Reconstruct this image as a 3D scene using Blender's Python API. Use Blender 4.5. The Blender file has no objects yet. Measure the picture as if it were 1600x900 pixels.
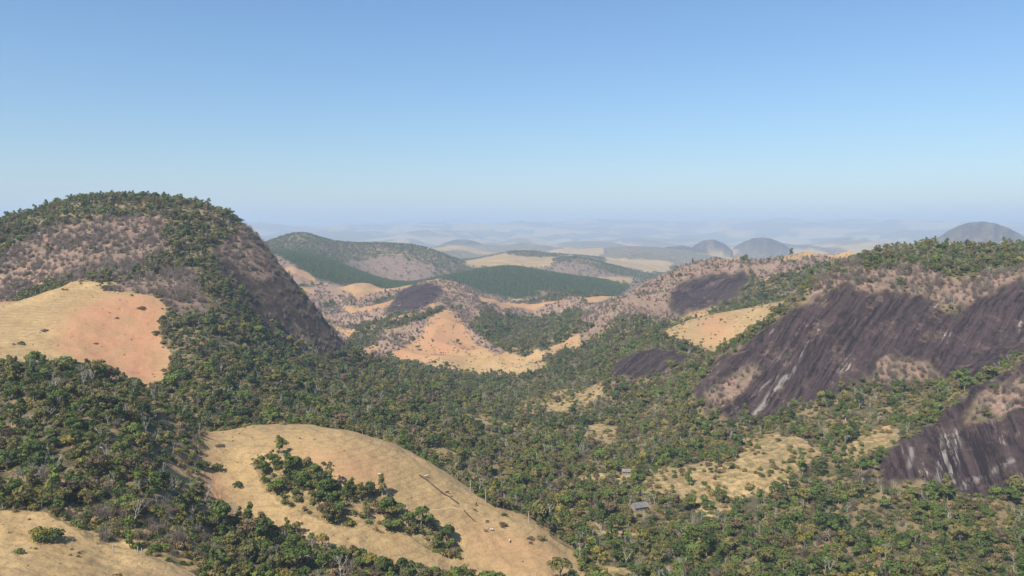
import bpy, bmesh, math, random
import numpy as np
from mathutils import Vector, Matrix

random.seed(7)
RNG = np.random.default_rng(7)
R = math.radians
scene = bpy.context.scene
COL = scene.collection

# ------------------------------------------------------------------ camera
F = 1256.0            # focal length in photograph pixels (1600 wide)
HORIZON = 355.0       # row of the true horizon
H = 260.0             # eye height above the datum of the map
cam_d = bpy.data.cameras.new('camera')
cam_d.sensor_width = 36.0
cam_d.lens = 36.0 * F / 1600.0
cam_d.shift_y = (HORIZON - 450.0) / 1600.0
cam_d.clip_start = 1.0
cam_d.clip_end = 200000.0
cam = bpy.data.objects.new('camera', cam_d)
cam.location = (0, 0, H)
cam.rotation_euler = (R(90), 0, 0)
COL.objects.link(cam)
scene.camera = cam

# ------------------------------------------------------------------ sky, sun, exposure
SUN_AZ = R(-140.0)    # clockwise from +Y (the viewing direction)
SUN_EL = R(49.0)
world = bpy.data.worlds.new('World')
scene.world = world
world.use_nodes = True
wn = world.node_tree.nodes
wl = world.node_tree.links
sky = wn.new('ShaderNodeTexSky')
sky.sky_type = 'NISHITA'
sky.sun_disc = False
sky.sun_elevation = SUN_EL
sky.sun_rotation = SUN_AZ
sky.altitude = 600
sky.air_density = 1.4
sky.dust_density = 0.2
sky.ozone_density = 10.0
wl.new(sky.outputs[0], wn['Background'].inputs[0])
wn['Background'].inputs[1].default_value = 0.092
sd = Vector((math.sin(SUN_AZ) * math.cos(SUN_EL), math.cos(SUN_AZ) * math.cos(SUN_EL), math.sin(SUN_EL)))
sun_d = bpy.data.lights.new('sun', 'SUN')
sun_d.energy = 5.0
sun_d.angle = R(0.55)
sun_d.color = (1.0, 0.93, 0.83)
sun = bpy.data.objects.new('sun', sun_d)
sun.rotation_euler = sd.to_track_quat('Z', 'Y').to_euler()
COL.objects.link(sun)
scene.view_settings.view_transform = 'Standard'
scene.view_settings.look = 'None'
scene.view_settings.exposure = 0.56
scene.view_settings.gamma = 1.0
scene.view_settings.use_curve_mapping = False
scene.cycles.use_denoising = True
scene.cycles.max_bounces = 6
scene.cycles.volume_bounces = 1
scene.cycles.transparent_max_bounces = 8

# ------------------------------------------------------------------ helpers
def tag(o, label=None, cat=None, group=None, kind=None):
    if label: o['label'] = label
    if cat: o['category'] = cat
    if group: o['group'] = group
    if kind: o['kind'] = kind
    return o

def link(name, data, parent=None, loc=None):
    o = bpy.data.objects.new(name, data)
    COL.objects.link(o)
    if parent is not None: o.parent = parent
    if loc is not None: o.location = loc
    return o

def mesh_from(name, verts, faces, mats=(), mat_idx=None, smooth=False):
    me = bpy.data.meshes.new(name)
    me.from_pydata([tuple(v) for v in verts], [], [tuple(f) for f in faces])
    for m in mats: me.materials.append(m)
    if mat_idx is not None: me.polygons.foreach_set('material_index', np.asarray(mat_idx, np.int32))
    if smooth: me.polygons.foreach_set('use_smooth', np.ones(len(me.polygons), bool))
    me.update()
    return me

class Nodes:
    """small shorthand for building node materials"""
    def __init__(s, name):
        s.m = bpy.data.materials.new(name); s.m.use_nodes = True
        s.t = s.m.node_tree; s.n = s.t.nodes; s.l = s.t.links
        s.bsdf = s.n['Principled BSDF']
    def new(s, typ, **kw):
        n = s.n.new(typ)
        for k, v in kw.items(): setattr(n, k, v)
        return n
    def put(s, sock, v):
        if isinstance(v, bpy.types.NodeSocket): s.l.new(v, sock)
        elif v is not None:
            if isinstance(v, (tuple, list)) and len(v) == 3 and sock.type == 'RGBA': v = (*v, 1)
            sock.default_value = v
    def mix(s, fac, a, b, mode='MIX'):
        n = s.new('ShaderNodeMix', data_type='RGBA', blend_type=mode)
        s.put(n.inputs[0], fac); s.put(n.inputs[6], a); s.put(n.inputs[7], b)
        return n.outputs[2]
    def math(s, op, a, b=0.0, clamp=False):
        n = s.new('ShaderNodeMath', operation=op, use_clamp=clamp)
        s.put(n.inputs[0], a); s.put(n.inputs[1], b)
        return n.outputs[0]
    def noise(s, vec, scale, detail=4, rough=0.55, dist=0.0):
        n = s.new('ShaderNodeTexNoise')
        s.put(n.inputs['Vector'], vec)
        n.inputs['Scale'].default_value = scale; n.inputs['Detail'].default_value = detail
        n.inputs['Roughness'].default_value = rough; n.inputs['Distortion'].default_value = dist
        return n.outputs[0]
    def ramp(s, fac, stops):
        n = s.new('ShaderNodeValToRGB')
        els = n.color_ramp.elements
        while len(els) < len(stops): els.new(0.5)
        for e, (p, c) in zip(els, stops):
            e.position = p; e.color = (*c, 1) if not isinstance(c, float) else (c, c, c, 1)
        s.put(n.inputs[0], fac)
        return n.outputs[0]
    def attr(s, name):
        return s.new('ShaderNodeAttribute', attribute_name=name)

def plain(name, col, rough=0.8, var=0.25, scale=1.0):
    q = Nodes(name)
    tc = q.new('ShaderNodeTexCoord')
    f = q.noise(tc.outputs['Object'], scale, 3)
    c2 = tuple(c * (1 - var) for c in col); c3 = tuple(min(1, c * (1 + var)) for c in col)
    q.put(q.bsdf.inputs['Base Color'], q.ramp(f, [(0.3, c2), (0.7, c3)]))
    q.bsdf.inputs['Roughness'].default_value = rough
    q.bsdf.inputs['Specular IOR Level'].default_value = 0.25
    return q.m

# ------------------------------------------------------------------ the lie of the land
# The ground was surveyed from the viewpoint: each entry is (bearing, dip, distance), bearing and dip in
# picture columns / rows, distance in metres along the view.  Ridges, slopes, valley floors and the
# hidden ground behind each ridge are all listed; a thin-plate spline runs through them.
S = []
def line(*pts, n=None):
    """ridge or contour line, filled in every ~60 columns"""
    for (a, b) in zip(pts[:-1], pts[1:]):
        k = max(1, int(abs(b[0] - a[0]) / 90))
        for i in range(k):
            t = i / k
            S.append(tuple(a[j] + (b[j] - a[j]) * t for j in range(3)))
    S.append(pts[-1])
def spots(*pts): S.extend(pts)

line((-1100,1190,60),(-300,1190,60),(800,1210,60),(1600,1200,60),(2700,1180,60))
line((-1100,980,120),(-300,980,120),(0,990,120),(400,1040,120),(900,1120,120),(1600,1120,120),(2700,1080,120))
line((-1100,870,240),(-300,885,240),(0,902,243),(150,920,243),(300,945,240),(500,985,235),(800,1030,230),(1200,1040,240),(1600,1020,240),(2200,980,240),(2700,950,240))
line((-1100,770,300),(-300,785,300),(0,806,300),(100,820,300),(180,862,292),(270,893,287),(400,925,300),(600,955,310),(900,985,315),(1300,970,335),(1700,950,335),(2700,880,335))
# left forest spur
line((-1100,690,370),(-300,700,370),(0,702,370),(150,722,360),(250,762,350),(330,835,345),(420,882,345))
line((-1100,590,450),(-300,588,450),(0,577,450),(80,574,455),(150,592,460),(220,616,470),(290,655,455))
spots((-300,605,520),(0,602,510),(150,614,530),(250,602,600),(-800,605,520))
# orange field and its crest
spots((0,520,640),(130,520,660),(230,530,680),(275,572,640),(-400,525,640),(-900,525,640))
line((-1100,480,740),(-300,480,740),(0,476,742),(80,453,750),(150,447,760),(200,452,760),(260,472,745))
spots((-100,476,800),(50,470,805),(-500,476,800))
# big dome
spots((-900,450,850),(-400,440,850),(-200,436,850),(0,428,850),(100,402,870),(200,390,880),(300,400,870),(350,432,850))
line((-1100,420,1000),(-600,400,1000),(-300,376,1000),(-100,362,1000),(0,350,1000),(60,331,1000),(130,312,1000),(220,311,1000),(300,320,990),(350,335,980),(385,354,970),(410,385,962),(440,420,955),(470,455,950),(500,493,945),(525,524,940),(545,546,940))
spots((330,372,920),(380,432,890),(420,490,870),(460,540,860),(500,575,860),(545,600,870))
line((-1100,440,1200),(-300,405,1200),(0,392,1200),(150,375,1200),(300,395,1180),(400,470,1120),(450,520,1090),(520,570,1070),(570,590,1070))
line((-1100,430,1600),(0,425,1600),(200,425,1600),(350,445,1600),(450,505,1500),(520,545,1400))
# forest between dome and mound
spots((270,482,740),(330,502,740),(300,560,640),(330,602,590),(400,560,720),(400,622,600),(500,640,620),(480,600,720),(560,622,740),(600,662,640),(600,602,850),(660,645,780),(720,682,640),(740,640,850))
line((575,563,985),(600,572,1000),(650,594,1010),(700,604,1030),(760,609,1060),(850,617,1020))
# grassy mound
line((310,674,470),(400,664,480),(500,665,480),(560,675,478),(620,694,472),(660,715,465),(700,745,458),(760,785,445),(830,819,435),(890,873,415),(915,906,400))
line((310,655,520),(400,668,530),(500,674,540),(600,702,530),(680,738,510),(760,778,490),(850,818,470),(950,862,440))
spots((330,740,415),(450,740,420),(550,752,420),(650,782,425),(350,800,380),(450,822,385),(550,832,390),(650,852,395),(750,850,410),(800,890,395),(500,872,360),(600,902,365),(720,912,375))
# valley bottom and the spurs on its far side
spots((1000,900,400),(1300,930,400),(1600,920,400),(1900,900,400),(1300,850,455),(1600,850,450),(1000,800,500),(1150,782,530),(1300,772,540),(1000,722,620),(900,702,690),(800,722,620))
spots((1060,735,590),(1150,705,600),(1240,690,600),(1150,742,560),(1250,732,560),(1330,690,600),(1400,662,630))
spots((1100,667,700),(1050,640,780),(950,642,850),(900,656,820),(1000,612,900))
# pale-streaked rock bulge
line((1335,742,545),(1400,752,540),(1480,759,535),(1600,762,520),(1800,760,520),(2200,740,520),(2700,720,520))
line((1400,705,570),(1420,695,576),(1470,660,596),(1500,630,606),(1540,606,612),(1600,582,612),(1750,560,610),(2200,560,600),(2700,540,600))
spots((1480,712,560),(1560,692,556),(1620,690,550))
spots((1400,628,660),(1450,622,660),(1500,592,680),(1560,562,690),(1700,540,690))
# great dark wall
line((1085,625,735),(1110,657,702),(1200,654,695),(1300,624,690),(1350,614,690),(1420,617,680),(1480,592,692))
line((1110,566,790),(1180,536,788),(1230,495,790),(1270,470,795),(1320,455,800),(1400,462,795),(1480,480,780),(1540,465,780),(1600,440,785),(1800,430,790),(2200,420,790),(2700,410,790))
spots((1160,602,740),(1200,590,742),(1300,540,746),(1400,540,738),(1480,535,732),(1560,520,732),(1700,500,735))
line((1260,442,850),(1320,413,880),(1390,399,890),(1480,402,890),(1560,400,890),(1600,397,890),(1800,390,900),(2200,380,900),(2700,370,900))
line((1430,388,1030),(1490,380,1045),(1560,386,1040))
spots((1300,432,980),(1400,402,1150),(1600,402,1200),(1500,420,1400),(1800,402,1300),(1260,472,920),(1200,532,900),(1100,572,880),(2300,400,1300))
# tan field behind the wall
line((1040,521,1100),(1080,496,1130),(1150,482,1150),(1230,470,1150),(1275,461,1140))
spots((1080,547,1020),(1120,550,1000),(1180,546,960),(1150,494,1250),(1050,527,1250),(1250,472,1250))
# ridge with the second rock
line((900,506,1400),(935,484,1450),(1000,453,1500),(1060,433,1500),(1150,420,1500),(1250,414,1480),(1310,412,1450),(1450,412,1500),(1600,406,1600),(2000,398,1600),(2700,390,1600))
spots((950,532,1250),(1000,511,1280),(1050,492,1385),(1120,485,1370),(1200,471,1340),(960,482,1750),(1060,447,1750),(1200,432,1800),(1500,420,1900),(950,571,1080),(970,582,930),(1050,584,900),(1010,552,970),(1060,546,980),(930,592,1000))
# valley floor and the central hill
spots((600,562,1350),(700,577,1280),(800,586,1200),(870,576,1220),(640,546,1400),(900,546,1330),(560,547,1450))
spots((620,510,1550),(700,500,1550),(700,470,1750),(650,446,1900),(700,442,1900),(620,470,1850),(580,490,1800),(540,472,2000),(530,522,1650),(780,522,1600),(760,472,1900),(790,552,1400),(840,530,1550),(830,482,1950),(860,462,2000),(860,502,1800),(900,482,1900),(940,502,1700),(735,485,1700))
spots((480,420,2300),(500,442,2200),(450,402,2400),(560,447,2150),(600,457,2100),(650,462,2150),(700,466,2150),(860,476,2200))
# plantation
spots((560,442,2400),(640,453,2400),(750,463,2400),(850,462,2400),(930,475,2300),(980,472,2250))
line((480,403,2700),(560,425,2700),(620,444,2750),(680,436,2850),(740,425,2900),(790,418,2950),(860,428,2900),(930,440,2800),(980,455,2700),(1060,462,2600),(1300,450,2600),(1700,430,2600),(2700,420,2600))
line((-1100,420,2500),(0,420,2500),(300,415,2500))
spots((620,447,3000),(700,441,3200),(800,431,3300),(900,441,3300),(1100,445,3300))
line((-1100,405,3400),(200,400,3400),(380,391,3400),(425,378,3400),(460,365,3400),(490,368,3400),(520,386,3400),(550,388,3450),(600,384,3500),(660,388,3500),(690,402,3450),(715,415,3400),(740,428,3400))
spots((600,430,3150),(660,432,3150),(460,400,4200),(600,405,4200),(700,411,4300))
spots((720,413,3900),(780,401,4000),(830,408,4000),(870,405,4100),(800,392,4600),(900,400,3900),(930,410,3800),(960,428,3700),(960,437,3300),(1010,425,4200),(900,384,7000),(1000,405,5200),(1050,414,5000))
line((-1100,404,5600),(700,404,5600),(1100,404,5600),(1500,402,5600),(2700,402,5600))
for (vv, yy) in ((391, 9000), (379, 13000), (366, 17000), (352, 21500), (350, 27000), (352, 46000)):
    line((-1100, vv, yy), (0, vv, yy), (800, vv, yy), (1600, vv, yy), (2700, vv, yy))

P = np.array(S, float)
KU, KS = 1 / 90.0, 9.0
def feat(u, y): return np.stack([u * KU, np.log(y) * KS], -1)
X = feat(P[:, 0], P[:, 2])
def kern(r2): return 0.5 * r2 * np.log(r2 + 1e-9)
N = len(X)
d2 = ((X[:, None] - X[None]) ** 2).sum(-1)
A = np.zeros((N + 3, N + 3))
A[:N, :N] = kern(d2) + np.eye(N) * 0.06
A[:N, N] = 1; A[:N, N + 1:] = X
A[N:, :N] = A[:N, N:].T
W = np.linalg.solve(A, np.concatenate([P[:, 1], np.zeros(3)]))

def spans(segs):
    out = []
    for a, b, st in segs: out.append(np.arange(a, b, st))
    return np.concatenate(out + [[segs[-1][1]]])
U = spans([(-1100, -160, 16), (-160, 1760, 2.5), (1760, 2700, 16)])
LY = spans([(math.log(60), math.log(230), .03), (math.log(230), math.log(1080), .0028), (math.log(1080), math.log(3600), .0048), (math.log(3600), math.log(46000), .0095)])
YY = np.exp(LY)
uc = np.linspace(-1100, 2700, 240); lc = np.linspace(math.log(60), math.log(46000), 330)
gu, gl = np.meshgrid(uc, lc, indexing='ij')
Xc = np.stack([gu.ravel() * KU, gl.ravel() * KS], -1)
vc = np.empty(len(Xc))
for i in range(0, len(Xc), 8000):
    b = Xc[i:i + 8000]
    vc[i:i + 8000] = kern(((b[:, None] - X[None]) ** 2).sum(-1)) @ W[:N] + W[N] + b @ W[N + 1:]
vc = vc.reshape(gu.shape)
def cr_matrix(xf, xc):
    """Catmull-Rom resampling weights from the coarse to the fine axis"""
    n = len(xc); t = (xf - xc[0]) / (xc[1] - xc[0]); i = np.clip(np.floor(t).astype(int), 0, n - 2); f = t - i
    M = np.zeros((len(xf), n)); r = np.arange(len(xf))
    w = [-.5*f + f*f - .5*f**3, 1 - 2.5*f*f + 1.5*f**3, .5*f + 2*f*f - 1.5*f**3, -.5*f*f + .5*f**3]
    for k in range(4): np.add.at(M, (r, np.clip(i + k - 1, 0, n - 1)), w[k])
    return M
V0 = cr_matrix(U, uc) @ vc @ cr_matrix(LY, lc).T
UU, YG = np.meshgrid(U, YY, indexing='ij')
XW = YG * (UU - 800) / F
ZW = H + YG * (HORIZON - V0) / F

# gradient noise on the map plane
_perm = RNG.permutation(512); _ang = RNG.random(512) * 2 * math.pi
def gnoise(x, y):
    xi = np.floor(x).astype(int); yi = np.floor(y).astype(int); xf = x - xi; yf = y - yi
    def g(ix, iy, fx, fy):
        a = _ang[_perm[(_perm[ix & 511] + iy) & 511]]
        return np.cos(a) * fx + np.sin(a) * fy
    s = xf * xf * xf * (xf * (xf * 6 - 15) + 10); t = yf * yf * yf * (yf * (yf * 6 - 15) + 10)
    a = g(xi, yi, xf, yf); b = g(xi + 1, yi, xf - 1, yf); c = g(xi, yi + 1, xf, yf - 1); d = g(xi + 1, yi + 1, xf - 1, yf - 1)
    return (a + (b - a) * s) + ((c + (d - c) * s) - (a + (b - a) * s)) * t
def fade(y, a, b): return np.clip((y - a) / (b - a), 0, 1)

# hill-and-hollow relief at every size that the sheet can carry
for wl_, amp, y0, y1 in ((150, 2.2, 60, 4000), (62, 1.5, 60, 2600), (27, .75, 60, 1600), (12, .55, 60, 1000), (6, .38, 60, 800), (3.2, .16, 60, 620)):
    ZW += gnoise(XW / wl_ + 3.7, YG / wl_ + 9.1) * amp * 1.6 * (1 - fade(YG, y1 * .6, y1))
mid = fade(YG, 1120, 1330) * (1 - fade(YG, 2150, 2450))
for wl_, amp in ((230, 46), (95, 20), (42, 7)):
    ZW += (.22 - np.abs(gnoise(XW / wl_ + 2.2, YG / wl_ + 6.1))) * amp * mid
far = fade(YG, 3600, 7500)
for wl_, amp in ((5200, 100), (2300, 150), (1000, 105), (430, 34)):
    ZW += np.abs(gnoise(XW / wl_ + 1.3, YG / wl_ + 5.5)) * amp * 1.9 * far - amp * .45 * far
vfar = fade(YG, 13000, 21000)
for wl_, amp in ((9000, 150), (3800, 120), (1700, 60)):
    ZW += gnoise(XW / wl_ + 7.3, YG / wl_ + 2.5) * amp * 1.5 * vfar
# lone granite domes far out
DOMES = []
for (u, v, y, rad, base) in ((1190, 371, 8000, 300, -245), (1110, 374, 7600, 215, -245), (1532, 346, 6500, 400, -215), (722, 374, 9600, 330, -250), (1060, 384, 7400, 260, -250), (1475, 372, 6700, 300, -215)):
    cx = y * (u - 800) / F; top = y * (HORIZON - v) / F
    r = np.hypot(XW - cx, (YG - y) / 1.25) / rad
    dome = H + base + (top - base) * np.clip(1 - r ** 1.9, 0, 1) ** .92 + gnoise(XW / 70, YG / 70) * 9
    w = np.clip((1.5 - r) / .5, 0, 1) * (YG > 5600)
    DOMES.append((r < .93, dome, r, w, H + base + 25))
for d_ in DOMES: ZW = ZW * (1 - d_[3]) + np.minimum(ZW, d_[4]) * d_[3]
for d_ in DOMES: ZW = np.where(d_[2] < 1, np.maximum(ZW, d_[1]), ZW)
VV = HORIZON - (ZW - H) * F / YG         # the row on which each ground point is seen

# ------------------------------------------------------------------ land cover on the map
def inside(poly, u, v):
    p = np.array(poly, float); res = np.zeros(u.shape, bool)
    j = len(p) - 1
    for i in range(len(p)):
        x1, y1 = p[i]; x2, y2 = p[j]
        c = ((y1 > v) != (y2 > v)) & (u < (x2 - x1) * (v - y1) / (y2 - y1 + 1e-9) + x1)
        res ^= c; j = i
    return res
# direction in which water runs down each bare face: (across, along)
fall_s = .66 * XW - .75 * YG; fall_t = -.75 * XW - .66 * YG
m = XW < 0
fall_s = np.where(m, .55 * XW + .83 * YG, fall_s); fall_t = np.where(m, .83 * XW - .55 * YG, fall_t)
m = (YG < 640) & (XW > 0)
fall_s = np.where(m, XW - .25 * YG, fall_s); fall_t = np.where(m, -.25 * XW - YG, fall_t)
ju = UU + (gnoise(XW / 16, YG / 16) * 15 + gnoise(XW / 45 + 5, YG / 45) * 17) * np.clip(620 / YG, .5, 1.3)
jv = VV + (gnoise(XW / 16 + 40, YG / 16) * 8 + gnoise(XW / 45 + 15, YG / 45) * 9) * np.clip(620 / YG, .5, 1.3)
cov = {k: np.zeros(YG.shape, np.float32) for k in ('grass', 'rock', 'scrub', 'soil', 'plant', 'forest', 'sparse')}
def region(kind, y0, y1, poly, only=True):
    xs = [a[0] for a in poly]; ys = [a[1] for a in poly]
    iu = (U > min(xs) - 40) & (U < max(xs) + 40); iy = (YY >= y0) & (YY <= y1)
    sub = np.ix_(iu, iy)
    if kind == 'rock':
        rg = (gnoise(fall_s[sub] / 9, fall_t[sub] / 90) * 22 + gnoise(fall_s[sub] / 4 + 9, fall_t[sub] / 40) * 12) * np.clip(600 / YG[sub], .2, 1.2)
        m = inside(poly, ju[sub] - rg * .5, jv[sub] + rg)
    else:
        m = inside(poly, ju[sub], jv[sub])
    if only and kind != 'soil':
        for k in cov:
            if k != 'soil': cov[k][sub] = np.where(m, 0, cov[k][sub])
    cov[kind][sub] = np.where(m, 1, cov[kind][sub])
# broad zones first
cov['forest'][:] = YG < 1330
cov['scrub'][:] = (YG >= 1330) & (YG < 2330)
cov['soil'][:] = np.where((YG >= 1330) & (YG < 2330), np.where((UU > 890) & (YG < 1700), .25, .8), 0)
rg_ = np.abs(gnoise(XW / 230 + 2.2, YG / 230 + 6.1)); rh_ = np.abs(gnoise(XW / 95 + 2.2, YG / 95 + 6.1)); zm = (YG >= 1330) & (YG < 2330)
gul = zm & (rg_ + .5 * rh_ > .44); spur = zm & ~gul & (rg_ < .13) & (gnoise(XW / 150 + 9, YG / 150) > -.1)
cov['scrub'][gul | spur] = 0; cov['forest'][gul] = 1; cov['grass'][spur] = 1; cov['soil'][spur] = .35
n1 = gnoise(XW / 700, YG / 700) + .5 * gnoise(XW / 260, YG / 260)
z = (YG >= 2330) & (YG < 5000)
cov['scrub'][:] = np.where(z & (n1 < -.05), 1, cov['scrub']); cov['forest'][:] = np.where(z & (n1 >= -.05), 1, cov['forest'])
n2 = gnoise(XW / 1500, YG / 1500) + .6 * gnoise(XW / 500, YG / 500)
z = YG >= 5000
cov['grass'][:] = np.where(z & (n2 > .06), 1, cov['grass']); cov['forest'][:] = np.where(z & (n2 <= .06), 1, cov['forest'])
region('grass', 5000, 8000, [(860,396),(900,378),(945,384),(940,400),(880,404)])
# forest cover
region('forest', 3000, 4000, [(400,360),(470,355),(700,380),(725,420),(600,400),(480,420),(400,420)])
region('scrub', 2900, 3350, [(560,416),(620,410),(680,414),(680,430),(610,440)])
region('forest', 3500, 4700, [(760,385),(800,384),(850,396),(800,397)])
region('plant', 2200, 3020, [(425,392),(480,395),(560,418),(620,440),(680,428),(740,417),(790,410),(860,420),(930,436),(985,448),(960,470),(930,476),(860,462),(750,468),(640,452),(590,452),(500,440),(470,420)])
region('forest', 1150, 2000, [(740,480),(790,490),(850,500),(900,480),(930,510),(900,532),(820,556),(760,545),(735,515)])
region('forest', 1300, 1900, [(540,545),(560,510),(620,500),(690,480),(700,492),(640,512),(600,540)])
region('forest', 2000, 2500, [(820,440),(880,455),(960,460),(930,480),(860,476)])
# pasture
region('grass', 60, 312, [(-1100,740),(-300,765),(0,797),(70,802),(110,826),(180,853),(260,882),(345,915),(345,1250),(-1100,1250)])
region('grass', 500, 792, [(-1100,470),(0,468),(60,450),(130,438),(190,442),(235,456),(262,490),(252,530),(268,560),(262,604),(150,606),(-400,625),(-1100,625)])
region('grass', 330, 492, [(312,668),(400,654),(500,655),(560,665),(620,684),(660,706),(700,737),(760,777),(830,810),(890,862),(918,912),(800,915),(700,890),(610,885),(540,868),(470,838),(400,826),(350,800),(322,775),(300,730),(303,690)])
THICK = [(398,728),(440,712),(468,722),(500,742),(545,768),(605,770),(622,800),(690,822),(722,855),(705,872),(640,842),(560,822),(500,814),(440,792),(415,762)]
region('sparse', 340, 492, THICK)
thicket = inside(THICK, ju, jv) & (YG > 340) & (YG < 492)
region('grass', 330, 400, [(470,826),(560,832),(640,850),(712,882),(600,888),(520,864)])
region('grass', 440, 520, [(215,655),(255,652),(262,668),(225,676)])
region('grass', 350, 450, [(245,728),(300,738),(318,770),(290,760)])
region('grass', 1150, 1720, [(585,525),(640,508),(700,480),(722,502),(760,547),(800,556),(860,549),(905,518),(908,545),(850,572),(872,576),(800,592),(700,580),(640,566),(600,548)])
region('forest', 1150, 1400, [(845,560),(880,548),(915,550),(900,562),(850,568)])
region('scrub', 1500, 2000, [(640,448),(700,437),(760,480),(740,502),(690,482)])
region('grass', 940, 1200, [(1030,522),(1080,486),(1150,474),(1230,461),(1275,448),(1240,492),(1190,522),(1120,550),(1060,532)])
region('grass', 960, 1150, [(1425,390),(1490,370),(1570,384),(1560,398),(1440,396)])
region('grass', 3500, 4500, [(712,406),(780,394),(830,402),(874,400),(860,416),(800,419),(740,420)])
region('grass', 3000, 3700, [(925,434),(990,433),(985,447),(940,443)])
region('grass', 4400, 6000, [(940,402),(1050,408),(1045,428),(955,426)])
for poly in ([(1000,732),(1100,722),(1255,728),(1245,762),(1150,772),(1060,792),(1008,772)], [(1145,698),(1200,678),(1265,690),(1285,712),(1230,732),(1155,732)],
             [(1308,722),(1330,690),(1398,660),(1402,690),(1350,716)], [(1082,792),(1130,783),(1152,800),(1110,815)], [(876,806),(930,813),(1004,834),(985,848),(930,838),(882,826)],
             [(905,664),(972,664),(966,690),(940,697),(912,684)], [(800,626),(842,618),(864,640),(820,652)], [(638,690),(690,698),(728,718),(700,724),(655,710)],
             [(848,612),(900,610),(945,598),(945,622),(890,646),(850,642)], [(718,650),(760,646),(832,672),(820,682),(760,670)], [(900,745),(960,742),(1000,748),(960,756),(905,755)],
             [(780,738),(812,742),(808,752),(775,750)], [(930,880),(990,880),(985,900),(935,902)]):
    region('sparse', 400, 1150, poly)
region('soil', 500, 792, [(120,478),(180,462),(240,465),(262,500),(255,604),(190,604),(130,570),(85,535)])
region('soil', 780, 900, [(-300,430),(-50,424),(60,416),(95,440),(80,466),(-50,470),(-300,475)])
region('soil', 380, 480, [(440,700),(540,700),(610,722),(600,790),(520,762),(450,732)])
region('soil', 380, 440, [(720,820),(790,836),(860,860),(850,900),(760,880)])
cov['soil'] = np.where((YG < 492) & (cov['soil'] > 0), .42, cov['soil'])
region('soil', 330, 470, [(305,690),(318,690),(322,740),(345,770),(345,800),(325,780),(308,740)])
region('soil', 1150, 1750, [(640,520),(690,500),(740,545),(690,560)])
region('scrub', 1250, 1720, [(585,528),(640,508),(672,492),(660,520),(630,545),(600,548)])
region('scrub', 1300, 1720, [(722,498),(745,520),(790,553),(765,550),(735,528)])
region('soil', 950, 1200, [(1090,500),(1130,488),(1140,530),(1110,540)])
# leafless scrub
region('scrub', 790, 1010, [(-1100,440),(-200,400),(0,398),(60,362),(130,346),(250,335),(262,400),(185,440),(100,440),(0,472),(-1100,480)])
region('scrub', 700, 860, [(165,452),(230,428),(290,420),(320,450),(330,500),(270,495),(240,462)])
region('scrub', 770, 925, [(1240,470),(1320,412),(1440,408),(1500,430),(1600,412),(1900,410),(1900,450),(1600,440),(1500,490),(1440,472),(1320,452)])
region('forest', 800, 960, [(1330,402),(1390,380),(1600,380),(1900,376),(1900,410),(1600,416),(1490,440),(1440,415),(1345,420)])
region('scrub', 1230, 1560, [(890,505),(1000,440),(1100,412),(1310,402),(1260,434),(1100,434),(1040,474),(960,505)])
region('forest', 1230, 1560, [(1150,455),(1250,420),(1330,408),(1290,440),(1180,470),(1100,490)])
# bare rock
region('rock', 640, 835, [(1088,610),(1108,566),(1180,530),(1230,487),(1265,466),(1320,448),(1350,460),(1400,456),(1440,470),(1490,492),(1540,468),(1600,432),(2700,400),(2700,540),(1570,562),(1545,600),(1480,592),(1400,614),(1350,605),(1300,620),(1210,650),(1108,660)])
region('scrub', 640, 800, [(1375,560),(1450,565),(1470,590),(1400,612),(1360,600)])
region('scrub', 690, 800, [(1110,610),(1180,570),(1190,590),(1130,640),(1105,650)])
region('rock', 515, 640, [(1333,742),(1400,700),(1420,690),(1475,642),(1530,600),(1600,568),(2700,520),(2700,745),(1600,755),(1480,762)])
region('scrub', 560, 640, [(1500,660),(1530,610),(1600,590),(1700,580),(1600,640),(1540,660)])
region('sparse', 280, 345, [(90,798),(230,785),(330,828),(385,890),(300,898),(180,852),(110,826)])
region('rock', 830, 1010, [(330,394),(372,362),(390,345),(430,395),(470,445),(512,495),(552,548),(500,556),(430,518),(385,474),(345,432)])
for k, w_ in (('rock', .8), ('scrub', .22)):
    flank = (cov['rock'] > .4) & (YG > 830) & (YG < 1010) & (XW < 0); cov[k][flank] = w_
region('scrub', 860, 1010, [(345,388),(388,342),(425,392),(440,425),(400,440),(365,415)])
region('rock', 1290, 1520, [(1042,484),(1055,448),(1090,430),(1182,430),(1150,465),(1110,480),(1060,492)])
region('rock', 870, 1010, [(948,578),(990,552),(1062,540),(1066,565),(1030,590),(958,588)])
region('rock', 1500, 2050, [(600,492),(625,455),(655,442),(690,446),(690,465),(650,488)])
for dm in [d_[0] for d_ in DOMES]:
    for k in cov: cov[k][dm] = 0
    nd = gnoise(XW / 90, YG / 90) + gnoise(XW / 35, YG / 35) * .6
    cov['rock'][dm & (nd > -.12)] = 1; cov['forest'][dm & (nd <= -.12)] = 1
def blur(a, k):
    for _ in range(k):
        a = (np.roll(a, 1, 0) + np.roll(a, -1, 0) + a * 2) / 4; a = (np.roll(a, 1, 1) + np.roll(a, -1, 1) + a * 2) / 4
    return a
covs = {k: blur(a, 2) for k, a in cov.items()}
covs['soil'] = blur(cov['soil'], 60)
# water-worn flutes in the rock
flute = gnoise(fall_s / 7, fall_t / 60) * .9 + gnoise(fall_s / 18 + 7, fall_t / 120) * 1.8 + np.abs(gnoise(XW / 9, YG / 9)) * .8
flute += (YG < 640) * (np.abs(gnoise(fall_s / 3.2 + 3, fall_t / 14)) * 2.2 + gnoise(XW / 5 + 2, ZW / 2.5) * 1.3)
flute += gnoise(fall_s / 48 + 1, fall_t / 60) * 5.5 + np.abs(gnoise(fall_s / 60 + 4, fall_t / 11 + gnoise(XW / 25, YG / 25))) * 2.6
ZW += flute * covs['rock'] * np.clip(900 / YG, .2, 1.0) * 1.3
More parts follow.
